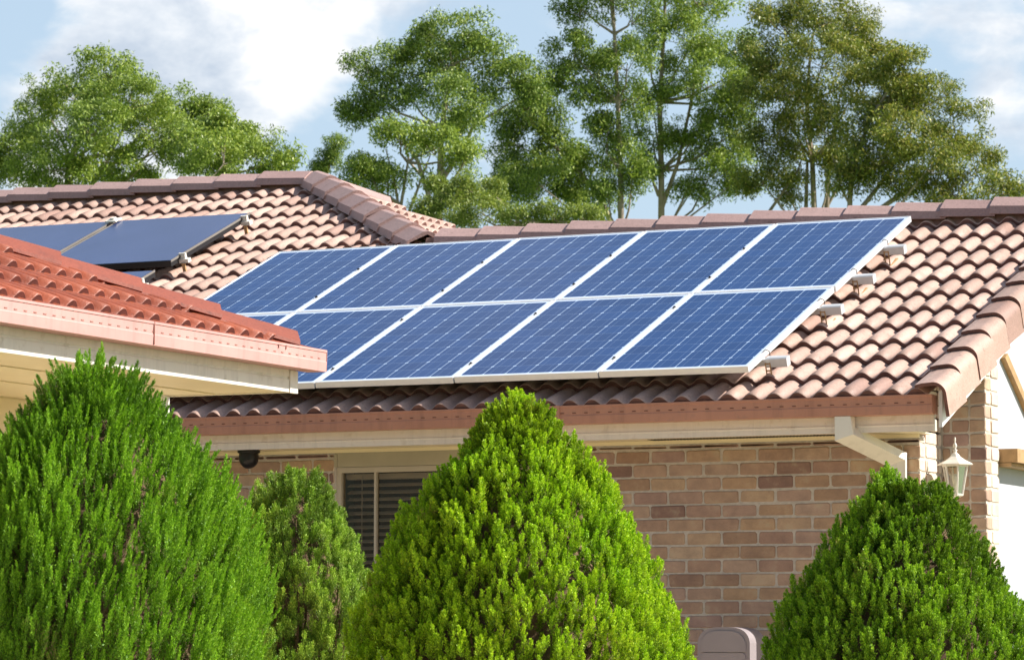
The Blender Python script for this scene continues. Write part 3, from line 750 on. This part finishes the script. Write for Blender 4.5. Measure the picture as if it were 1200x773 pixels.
# ------------------------------------------------------------------ clipped conifer shrubs
def unit(v): return v/np.linalg.norm(v, axis=-1, keepdims=True)
def spray_template(rng, L, Wd, n_sub, n_leaf, ll, lw, blunt=1.0):
    """leaflets of one upright spray along +Z: returns (n, 4, 3) leaf quads"""
    Q = []; TT = []
    for k in range(n_sub):
        t = (k+.5)/n_sub; az = k*2.399+rng.uniform(-.5, .5)
        base = np.array([0, 0, L*t*.82]); sl = Wd*(1-(t**(1.5*blunt)))*rng.uniform(.75, 1.15)+.35*ll
        el = rad(rng.uniform(48, 66)+22*t)
        d = np.array([math.cos(az)*math.cos(el), math.sin(az)*math.cos(el), math.sin(el)])
        side = unit(np.cross(d, rng.normal(size=3)))
        for j in range(n_leaf):
            s = (j+.6)/n_leaf; sg = 1 if j % 2 else -1
            b = base+d*sl*s*(1/math.cos(el)**.3)
            ld = unit(d*.85+side*sg*.45+rng.normal(size=3)*.22+np.array([0, 0, .25]))
            l = ll*rng.uniform(.7, 1.25)*(1.0-.3*s); w = unit(np.cross(ld, rng.normal(size=3)))*lw*rng.uniform(.8, 1.2)
            Q.append([b, b+ld*l*.45+w, b+ld*l, b+ld*l*.45-w]); TT.append(.6*t+.4*s)
    return np.array(Q), np.array(TT)
def instance(templates, P, Z, scale, rng, roll=None):
    """merge copies of the templates at points P with axis Z"""
    out = []; tv = []; Z = unit(Z)
    ref = unit(rng.normal(size=Z.shape)); X = unit(np.cross(ref, Z)); Y = np.cross(Z, X)
    ti = rng.integers(0, len(templates), len(P))
    for k, T in enumerate(templates):
        m_ = ti == k
        if not m_.any(): continue
        T, tt = T if isinstance(T, tuple) else (T, None)
        q = T.reshape(-1, 3)
        R_ = (X[m_][:, None]*q[None, :, :1]+Y[m_][:, None]*q[None, :, 1:2]+Z[m_][:, None]*q[None, :, 2:3])*scale[m_][:, None, None]+P[m_][:, None]
        out.append(R_.reshape(-1, 4, 3))
        if tt is not None: tv.append(np.tile(tt, m_.sum()))
    return (np.concatenate(out), np.concatenate(tv)) if tv else np.concatenate(out)
def quads(name, Q, m, parent, tv=None, **k):
    n = len(Q); uv = None if tv is None else np.stack([np.repeat(tv, 4), np.zeros(n*4)], 1)
    return np_mesh(name, Q.reshape(-1, 3), np.arange(n*4).reshape(n, 4), m, parent, uv, **k)

def shrub(label, cx, cy, H, R, zw, power, m, tpl, n_tip, s_up, sizes, seed, lump=.06, lean=(0, 0), top_pow=1.0, name='conifer_shrub', zmin=.55, apex=0.0):
    """H height, R greatest radius at height zw; sprays stand on an egg-shaped body broken up by plumes"""
    rng = np.random.default_rng(seed)
    t = thing(name, label, 'shrub', (cx, cy, 0), 'clipped conifers in front of the house')
    def rad_at(z, az):
        z = np.asarray(z, float)
        up = np.clip((H-z)/(H-zw), 0, 1); lo = np.clip(z/zw, 0, 1)
        r = np.where(z > zw, R*(1-(1-up)**power)**(1/top_pow), R*(.72+.28*lo**.6))
        r = r*(1+lump*np.sin(3*az+z*5+seed)+lump*.7*np.sin(7*az-z*9+2*seed)+lump*.5*np.sin(13*az+z*17))
        return r
    # accept-reject on area, favouring the height band above the unseen foot
    Z_, AZ = [], []
    while len(Z_) < n_tip:
        z = zmin+(H-zmin)*rng.random(); az = rng.random()*2*math.pi
        r = float(rad_at(z, az)); 
        if rng.random() < (r+.06)/(R*1.25): Z_.append(z); AZ.append(az)
    Z_, AZ = np.array(Z_), np.array(AZ); r = rad_at(Z_, AZ)
    # plumes: sprays cluster round some hundred plume axes that stand proud of the body
    npl = int(n_tip/15); ip = rng.integers(0, n_tip, npl)
    px = np.stack([r[ip]*np.cos(AZ[ip]), r[ip]*np.sin(AZ[ip]), Z_[ip]], 1)
    P = np.stack([r*np.cos(AZ), r*np.sin(AZ), Z_], 1)
    d2 = ((P[:, None, :]*np.array([1, 1, .45])-px[None]*np.array([1, 1, .45]))**2).sum(-1)
    dn = np.sqrt(d2.min(1)); near = px[d2.argmin(1)]
    proud = np.clip(1-dn/.085, -1.0, 1)
    outv = np.stack([np.cos(AZ), np.sin(AZ), np.zeros(n_tip)], 1)
    P = P+outv*(proud*sizes[2]+rng.uniform(-.085, .0, n_tip))[:, None]
    P[:, 2] += proud*.03-s_up*.05
    ax = outv*rng.uniform(.12, .42, n_tip)[:, None]*(1.0-.4*proud[:, None])+np.array([lean[0], lean[1], 1.0])+rng.normal(size=(n_tip, 3))*.13
    sc = rng.uniform(sizes[0], sizes[1], n_tip)
    P[:, 0] += cx+apex*np.clip((P[:, 2]-1)/(H-1), 0, 1); P[:, 1] += cy
    Q, tq = instance(tpl, P, ax, sc, rng)
    # inner shell of sprays so that no hole looks through
    n2 = n_tip//3; zz = zmin+(H-zmin-.1)*rng.random(n2)**.9; az = rng.random(n2)*2*math.pi; r2 = rad_at(zz, az)*rng.uniform(.66, .84, n2)
    P2 = np.stack([cx+r2*np.cos(az), cy+r2*np.sin(az), zz], 1)
    Q2, tq2 = instance(tpl, P2, np.stack([np.cos(az)*.5, np.sin(az)*.5, np.ones(n2)], 1), rng.uniform(sizes[0], sizes[1], n2)*1.15, rng)
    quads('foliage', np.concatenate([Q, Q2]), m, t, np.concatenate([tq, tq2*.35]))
    # stems: trunk, ascending branches under the sprays
    mb = MB(); mb.tube([(cx, cy, 0), (cx+.02, cy, H*.4), (cx-.01, cy+.01, H*.85)], [.06, .045, .012], 8)
    mb.build('trunk', M['twig'], t)
    mb = MB(); rr = random.Random(seed)
    for k in range(130):
        a_ = rr.uniform(0, 6.283); z1 = rr.uniform(.5, H*.93); z0 = max(.1, z1-rr.uniform(.35, .7)); r1 = float(rad_at(z1, a_))*rr.uniform(.80, .97)
        c, s = math.cos(a_), math.sin(a_)
        mb.tube([(cx, cy, z0), (cx+c*r1*.6, cy+s*r1*.6, z0+(z1-z0)*.35), (cx+c*r1*.92, cy+s*r1*.92, z0+(z1-z0)*.75), (cx+c*r1, cy+s*r1, z1)], [.012, .009, .006, .002], 5, caps=False)
    # inner body of dense dead twiggery
    nz, na = 22, 28; vs, fs = [], []
    for i in range(nz+1):
        z = .15+(H*.95-.15)*i/nz
        for j in range(na):
            a_ = 2*math.pi*j/na; rr_ = max(.004, float(rad_at(z, a_))*.66-.01)*(1+.08*math.sin(j*5.1+i*2.3)); vs.append((cx+rr_*math.cos(a_), cy+rr_*math.sin(a_), z+.02*math.sin(j*3.3+i)))
    fs = [(i*na+j, i*na+(j+1) % na, (i+1)*na+(j+1) % na, (i+1)*na+j) for i in range(nz) for j in range(na)]
    mb.add(vs, fs, 0, True); mb.build('branches', M['twig'], t)
    return t
def tp(seed, n, **k):
    rng = np.random.default_rng(seed); return [spray_template(rng, **k) for _ in range(n)]
T_fine = tp(1, 6, L=.17, Wd=.020, n_sub=30, n_leaf=5, ll=.014, lw=.0021, blunt=1.2)
T_blunt = tp(2, 5, L=.13, Wd=.036, n_sub=40, n_leaf=6, ll=.015, lw=.0024, blunt=3.0)
T_knob = tp(3, 6, L=.095, Wd=.022, n_sub=20, n_leaf=6, ll=.0135, lw=.0030, blunt=2.0)
p = bpd(118, 413, 14.0)
shrub('large bright green fine needled conifer at the left edge', .565, -7.82, 2.32, .68, 1.10, 2.2, M['bush_fine'], T_fine, 6600, 1, (.65, 1.10, .055), 4, .045, (.14, .05), 1.0)
shrub('small mid green conifer with blunt tips below the window', -.42, -4.3, 2.09, .41, 1.30, 2.2, M['bush_blunt'], T_blunt, 1800, 1, (.65, 1.0, .05), 8, .045, (0, 0), 1.0)
shrub('large yellow green conifer standing in the middle', 1.715, -6.15, 2.29, .70, .98, 2.0, M['bush_yellow'], T_knob, 7800, 1, (.62, 1.02, .05), 15, .045, (0, 0), 1.0)
shrub('broad deep green conifer at the right below the lantern', 3.16, -4.95, 1.97, .71, .80, 1.65, M['bush_deep'], T_knob, 6400, 1, (.62, 1.02, .05), 23, .04, (0, 0), 1.0, apex=-.15)
shrub('shaded green conifer mostly hidden behind the yellow green one', 1.22, -3.8, 1.56, .37, .90, 2.2, M['bush_deep'], T_knob, 1100, 1, (.7, 1.1, .04), 31, .05, (0, 0), 1.0)

# ------------------------------------------------------------------ eucalypts behind the roofs
def leaf_clump(rng, n, R_, ll, lw):
    Q = []
    for _ in range(n):
        c = rng.normal(size=3); c = c/np.linalg.norm(c)*R_*rng.random()**.45; c[2] *= .75
        d = unit(rng.normal(size=3)*.75+np.array([0, 0, -.55])); w = unit(np.cross(d, rng.normal(size=3)))*lw*rng.uniform(.7, 1.2); l = ll*rng.uniform(.6, 1.25)
        Q.append([c, c+d*l*.4+w, c+d*l, c+d*l*.4-w])
    return np.array(Q)
rngT = np.random.default_rng(5)
TC = [leaf_clump(rngT, 150, .36, .112, .0185) for _ in range(7)]
def tree(label, dep, trunk_px, blobs, m, seed, dens=1.0, base_y=None, trunk_r=.14, stems=None, sc=1.0):
    """trunk_px: trunk points as planned positions; blobs: crown masses (x, y, rx, ry, depth offset)"""
    rng = np.random.default_rng(seed); rr = random.Random(seed)
    K = dep/CF
    top = bpd(trunk_px[-1][0], trunk_px[-1][1], dep); b = bpd(trunk_px[0][0], trunk_px[0][1], dep)
    base = np.array([b[0], b[1], 0.0])
    t = thing('eucalyptus_tree', label, 'tree', tuple(base), 'eucalypts behind the roofs')
    tp_ = [base]+[bpd(x, y, dep) for x, y in trunk_px]
    mb = MB(); n = len(tp_); trunk_r *= .72; mb.tube(tp_, [trunk_r*1.25]+[trunk_r*(1-.8*i/(n-1)) for i in range(n-1)], 10)
    for st in (stems or []):
        pts = [bpd(x, y, dep+(st[0] if i else 0)) for i, (x, y) in enumerate(st[1])]
        mb.tube(pts, [st[2]*.8*(1-.75*i/(len(pts)-1)) for i in range(len(pts))], 8)
    mb.build('trunk', M['bark'], t)
    br = MB(); P, S = [], []
    axis = [np.array(q) for q in tp_[1:]]
    for (x, y, rx, ry, dz) in blobs:
        c = bpd(x, y, dep+dz); rX, rY = rx*K*1.12, ry*K*1.12; rD = rX*.9
        # branch from the nearest lower trunk point to the blob
        cand = [q for q in axis if q[2] < c[2]-.2*rY] or [axis[0]]
        a0 = min(cand, key=lambda q: np.linalg.norm(q-c)); 
        mid = (a0+c)/2+np.array([rr.uniform(-.2, .2), rr.uniform(-.2, .2), -.15*np.linalg.norm(c-a0)*.6])
        br.tube([a0, mid, c], [.038*sc, .025*sc, .010*sc], 6, caps=False)
        nsub = max(8, int(9+7*rX*rY)); SB = []
        for _ in range(nsub):
            d = unit(rng.normal(size=3)); d[2] = d[2] if d[2] > -.4 or rng.random() < .4 else -d[2]
            SB.append((c+RT*d[0]*rX*.74+FWH*d[1]*rD*.74+np.array([0, 0, d[2]*rY*.74]), rng.uniform(.24, .44)*min(rX, rY*1.3)))
        nc = max(18, int(dens*20.0*(rX*rY+rX*rD+rY*rD)))
        for k in range(nc):
            sc_, sr = SB[rng.integers(0, nsub)]
            d = unit(rng.normal(size=3)); d[2] = abs(d[2])*.8 if rng.random() < .6 else d[2]*.6
            q = sc_+d*sr*rng.random()**.4
            if k % 3 == 2: q = c+RT*rng.normal()*rX*.48+FWH*rng.normal()*rD*.5+np.array([0, 0, rng.normal()*rY*.48])
            P.append(q); S.append(rng.uniform(.55, 1.05)*sc)
            if k % 7 == 0:
                m1 = c+(q-c)*.5+np.array([0, 0, -.1]); br.tube([c+(q-c)*.02-np.array([0, 0, rY*.3]), m1, q], [.014*sc, .009*sc, .004], 4, caps=False)
    br.build('branches', M['bark'], t)
    P = np.array(P); S = np.array(S)
    Q = instance(TC, P, np.tile(np.array([0, 0, 1.0]), (len(P), 1))+rng.normal(size=(len(P), 3))*.2, S, rng)
    quads('crown', Q, m, t)
    return t
FWH = np.array([FW[0], FW[1], 0.0]); FWH /= np.linalg.norm(FWH)
D1 = 78
tree('broad olive green tree at the left edge of the sky', D1, [(75, 260), (82, 190), (110, 120), (130, 90)],
     [(125, 85, 35, 22, 0), (95, 112, 48, 26, 1), (150, 118, 50, 28, -1), (45, 145, 42, 30, 1), (105, 150, 48, 28, -2), (185, 145, 42, 26, 0), (212, 128, 26, 18, 1), (246, 134, 26, 16, 1), (20, 180, 32, 30, 0),
      (60, 192, 45, 26, -1.5), (125, 190, 42, 26, -1), (185, 178, 36, 24, -1), (15, 205, 30, 20, 0), (215, 165, 34, 28, -1), (70, 212, 40, 14, -1), (150, 210, 40, 14, 0)],
     M['euc_a'], 41, 1.0, stems=[(-1, [(80, 250), (85, 190), (60, 140)], .09), (1, [(80, 255), (120, 200), (150, 140)], .10), (0, [(82, 255), (145, 215), (190, 160)], .09)])
tree('smaller tree touching the right side of the broad left tree', D1-4, [(262, 270), (258, 200), (250, 150)],
     [(262, 148, 22, 14, 0), (245, 168, 36, 20, 0), (278, 162, 22, 16, 1), (262, 185, 36, 22, -1), (300, 178, 24, 22, 0), (322, 190, 20, 18, 0), (292, 205, 34, 14, 0), (240, 200, 26, 16, 0)],
     M['euc_a'], 42, 1.0, trunk_r=.10)
tree('thin young tree peeping over the hip ridge', D1+6, [(380, 260), (384, 200), (392, 165)],
     [(392, 168, 12, 14, 0), (384, 186, 14, 10, 0), (374, 196, 7, 8, 0)], M['euc_b'], 43, .9, trunk_r=.05, sc=.7)
tree('mid height eucalypt with rounded lumpy crown left of centre', D1, [(513, 280), (516, 200), (517, 150), (530, 80)],
     [(528, 44, 46, 24, 0), (500, 60, 36, 24, 1), (555, 66, 38, 24, 0), (436, 98, 34, 40, 0), (458, 80, 26, 26, 1), (420, 130, 20, 18, 0), (480, 112, 36, 26, 0), (522, 118, 36, 28, -2), (560, 110, 28, 26, 0),
      (545, 145, 24, 18, -1), (600, 95, 32, 24, 0), (618, 108, 18, 16, 0)],
     M['euc_b'], 44, 1.05, stems=[(0, [(512, 260), (490, 190), (452, 130)], .09), (0, [(515, 215), (545, 170), (568, 115)], .09), (1, [(514, 230), (480, 190), (468, 150)], .06)])
tree('low pale green tree with open stems behind the hip', D1-6, [(470, 280), (470, 240), (478, 190)],
     [(470, 165, 40, 20, 0), (510, 175, 36, 20, 0), (545, 185, 24, 16, 0), (430, 195, 22, 14, 0), (425, 215, 34, 22, 0), (455, 210, 22, 16, 0)],
     M['euc_a'], 45, .9, trunk_r=.07, stems=[(0, [(470, 260), (462, 210), (452, 175)], .05), (0, [(474, 262), (492, 215), (505, 180)], .05), (0, [(508, 262), (535, 205), (556, 170)], .06), (0, [(505, 262), (512, 220), (520, 180)], .05)])
tree('dark leafy tree with a leaning trunk right of the lumpy one', D1+4, [(722, 275), (700, 225), (668, 190), (628, 150), (610, 120)],
     [(608, 140, 32, 26, 0), (595, 165, 20, 16, 0), (630, 122, 26, 18, 0), (655, 190, 40, 26, 0), (610, 195, 30, 22, 1), (690, 205, 34, 24, 0), (630, 215, 46, 24, -1), (595, 225, 30, 20, 0), (680, 235, 40, 18, 0), (648, 150, 14, 16, 0)],
     M['euc_b'], 46, 1.1, trunk_r=.10)
tree('bright green sapling thicket just above the long ridge', D1-10, [(650, 290), (655, 260)],
     [(605, 258, 20, 12, 0), (648, 254, 24, 12, 0), (690, 256, 22, 12, 0), (530, 238, 24, 15, 2), (500, 246, 18, 12, 2), (545, 220, 12, 12, 2), (570, 248, 24, 16, 1), (540, 258, 24, 12, 1), (575, 225, 14, 12, 3), (515, 222, 14, 12, 3)],
     M['euc_d'], 47, .8, trunk_r=.05, sc=.8)
tree('tall slender eucalypt with pale straight trunk near centre', D1+2, [(728, 275), (727, 200), (724, 120), (720, 40), (716, -40)],
     [(716, -30, 60, 30, 0), (680, 10, 38, 26, 0), (740, 20, 36, 28, 0), (672, 62, 40, 24, 0), (655, 88, 20, 18, 0), (700, 85, 28, 20, 1), (690, 110, 24, 14, 0), (735, 75, 32, 26, 0),
      (712, 150, 20, 16, 0), (742, 115, 24, 20, 0), (728, 175, 22, 18, 0), (742, 205, 16, 22, 0), (712, 225, 16, 14, 0)],
     M['euc_b'], 48, .85, trunk_r=.11)
tree('tall twin stemmed eucalypt right of the pale straight trunk', D1+5, [(775, 275), (775, 200), (773, 120), (778, 40), (780, -30)],
     [(780, -20, 50, 30, 0), (820, 0, 50, 26, 0), (760, 50, 30, 26, 0), (815, 45, 46, 30, 0), (850, 60, 36, 26, 0), (790, 90, 32, 24, 0), (830, 95, 40, 24, -1), (765, 120, 26, 22, 0),
      (840, 130, 32, 18, 0), (765, 160, 24, 18, 0), (820, 150, 26, 18, 0), (755, 195, 16, 16, 0), (812, 175, 30, 18, 0), (835, 200, 34, 20, 0), (810, 225, 22, 14, 0), (860, 215, 22, 14, 0), (862, 110, 26, 22, 0), (868, 150, 22, 20, 0), (872, 80, 24, 20, 0), (860, 180, 22, 16, 0)],
     M['euc_a'], 49, .8, trunk_r=.12, stems=[(0, [(775, 245), (795, 190), (812, 110), (820, 40)], .08), (0, [(772, 230), (757, 190), (745, 140)], .06), (0, [(788, 260), (800, 235), (815, 200)], .05)])
tree('biggest right hand eucalypt with rounded crown and several stems', D1, [(955, 270), (952, 190), (945, 120), (950, 60)],
     [(958, 22, 52, 26, 0), (915, 30, 34, 22, 0), (1000, 40, 36, 24, 0), (905, 70, 40, 28, 0), (965, 70, 50, 30, -2), (1020, 75, 34, 26, 0), (890, 110, 32, 26, 0), (940, 110, 40, 26, -1), (1000, 110, 46, 28, -2),
      (925, 145, 30, 18, 0), (970, 150, 36, 22, -1), (895, 165, 28, 18, 0), (935, 185, 34, 20, 0), (890, 210, 28, 18, 0), (920, 222, 34, 16, 0), (975, 190, 26, 16, 0)],
     M['euc_c'], 50, .95, trunk_r=.10, stems=[(0, [(968, 262), (972, 190), (985, 110)], .09), (0, [(944, 262), (946, 190), (915, 110)], .07), (0, [(958, 262), (990, 205), (1010, 150)], .06), (0, [(900, 250), (935, 200), (945, 170)], .05)])
tree('wide sloping eucalypt filling the far right of the treeline', D1-3, [(995, 270), (997, 200), (1020, 140), (1045, 100)],
     [(1060, 85, 40, 24, 0), (1040, 120, 46, 28, 0), (1085, 115, 42, 28, 0), (1120, 150, 40, 28, 0), (1065, 160, 46, 28, -1), (1010, 165, 30, 20, 0), (1030, 195, 40, 22, 0), (1090, 195, 46, 26, -1), (1145, 195, 34, 26, 0),
      (1060, 222, 40, 18, 0), (1120, 225, 44, 18, 0), (1170, 222, 26, 20, 0), (1000, 215, 26, 16, 0)],
     M['euc_c'], 51, 1.0, trunk_r=.09, stems=[(0, [(995, 262), (1040, 205), (1075, 140)], .08), (0, [(1000, 265), (1070, 220), (1120, 170)], .07), (0, [(1010, 265), (985, 220), (975, 180)], .05)])

# ------------------------------------------------------------------ light and sky
S = Vector((1.35, .50, 1.22)).normalized()
sd_ = bpy.data.lights.new('sun', 'SUN'); sun = bpy.data.objects.new('sun', sd_); COL.objects.link(sun)
sd_.energy = 5.0; sd_.angle = rad(.53); sd_.color = (1.0, .955, .88)
sun.rotation_euler = S.to_track_quat('Z', 'Y').to_euler(); sun.location = (30, 10, 40)
w = bpy.data.worlds.new('World'); SC.world = w; w.use_nodes = True; nt = w.node_tree; nt.nodes.clear()
out = nt.nodes.new('ShaderNodeOutputWorld'); bg = nt.nodes.new('ShaderNodeBackground'); nt.links.new(bg.outputs[0], out.inputs[0])
sky = nt.nodes.new('ShaderNodeTexSky'); sky.sky_type = 'NISHITA'; sky.sun_disc = False
sky.sun_elevation = math.asin(S.z); sky.sun_rotation = math.atan2(S.x, S.y); sky.air_density = 1.0; sky.dust_density = 1.2; sky.ozone_density = 1.2
SKY = .075
tc = nt.nodes.new('ShaderNodeTexCoord'); nrm = nt.nodes.new('ShaderNodeVectorMath'); nrm.operation = 'NORMALIZE'; nt.links.new(tc.outputs['Generated'], nrm.inputs[0])
mp = nt.nodes.new('ShaderNodeMapping'); mp.inputs['Scale'].default_value = (1, 1, 1.9); nt.links.new(nrm.outputs[0], mp.inputs[0])
def wn(scale, det, ro, off):
    n = nt.nodes.new('ShaderNodeTexNoise'); n.inputs['Scale'].default_value = scale; n.inputs['Detail'].default_value = det; n.inputs['Roughness'].default_value = ro; n.inputs['Distortion'].default_value = .25
    m_ = nt.nodes.new('ShaderNodeMapping'); m_.inputs['Location'].default_value = off; nt.links.new(mp.outputs[0], m_.inputs[0]); nt.links.new(m_.outputs[0], n.inputs['Vector']); return n.outputs['Fac']
def spot(x, y, r_px, wgt):
    d = bpd(x, y, 1)-CAM; d = d/np.linalg.norm(d)
    n = nt.nodes.new('ShaderNodeVectorMath'); n.operation = 'DISTANCE'; nt.links.new(nrm.outputs[0], n.inputs[0]); n.inputs[1].default_value = tuple(d)
    q = math_(nt, 'DIVIDE', n.outputs['Value'], r_px/CF); q = math_(nt, 'MULTIPLY', q, q); q = math_(nt, 'MULTIPLY', q, -1)
    return math_(nt, 'MULTIPLY', math_(nt, 'EXPONENT', q), wgt)
cl = wn(9, 7, .55, (3.1, 1.7, .4))
for s_ in [(230, 60, 190, .16), (600, 150, 90, .10), (1165, 95, 60, .20), (100, 170, 90, .08), (520, 20, 120, .04), (0, 5, 70, -.30), (350, 190, 70, -.10), (1130, 170, 110, -.14), (1000, 10, 130, .02), (900, 180, 160, -.10), (740, 240, 90, -.14), (-20, 130, 50, -.06)]:
    cl = math_(nt, 'ADD', cl, spot(*s_))
dens = ramp(nt, cl, [(.46, (0,)*3), (.58, (1,)*3)], 'EASE').outputs[0]
sh = wn(16, 6, .6, (7.3, 2.2, 5.0))
cc = ramp(nt, sh, [(.40, (.58, .66, .77)), (.50, (.80, .85, .915)), (.57, (1.02, 1.02, 1.02))]).outputs[0]
skyc = mix(nt, 1.0, sky.outputs[0], (SKY,)*3, 'MULTIPLY')
vd_ = nt.nodes.new('ShaderNodeVectorMath'); vd_.operation = 'DOT_PRODUCT'; nt.links.new(nrm.outputs[0], vd_.inputs[0]); vd_.inputs[1].default_value = tuple(FW)
zone = ramp(nt, vd_.outputs['Value'], [(.45, (0,)*3), (.9, (1,)*3)], 'EASE').outputs[0]
pale = mix(nt, math_(nt, 'MULTIPLY', zone, .55), skyc, (.43, .545, .66))
cloud = mix(nt, 1.0, cc, (.63, .63, .63), 'MULTIPLY')
fin = mix(nt, math_(nt, 'MULTIPLY', math_(nt, 'MULTIPLY', dens, .92), math_(nt, 'ADD', .15, math_(nt, 'MULTIPLY', zone, .85))), pale, cloud)
nt.links.new(fin, bg.inputs[0]); bg.inputs[1].default_value = 1.0

SC.view_settings.view_transform = 'Standard'; SC.view_settings.look = 'None'; SC.view_settings.gamma = 1.0
SC.view_settings.exposure = .75; SC.view_settings.use_curve_mapping = False
SC.render.resolution_x = 1024; SC.render.resolution_y = 659
SC.cycles.max_bounces = 8; SC.cycles.transparent_max_bounces = 8
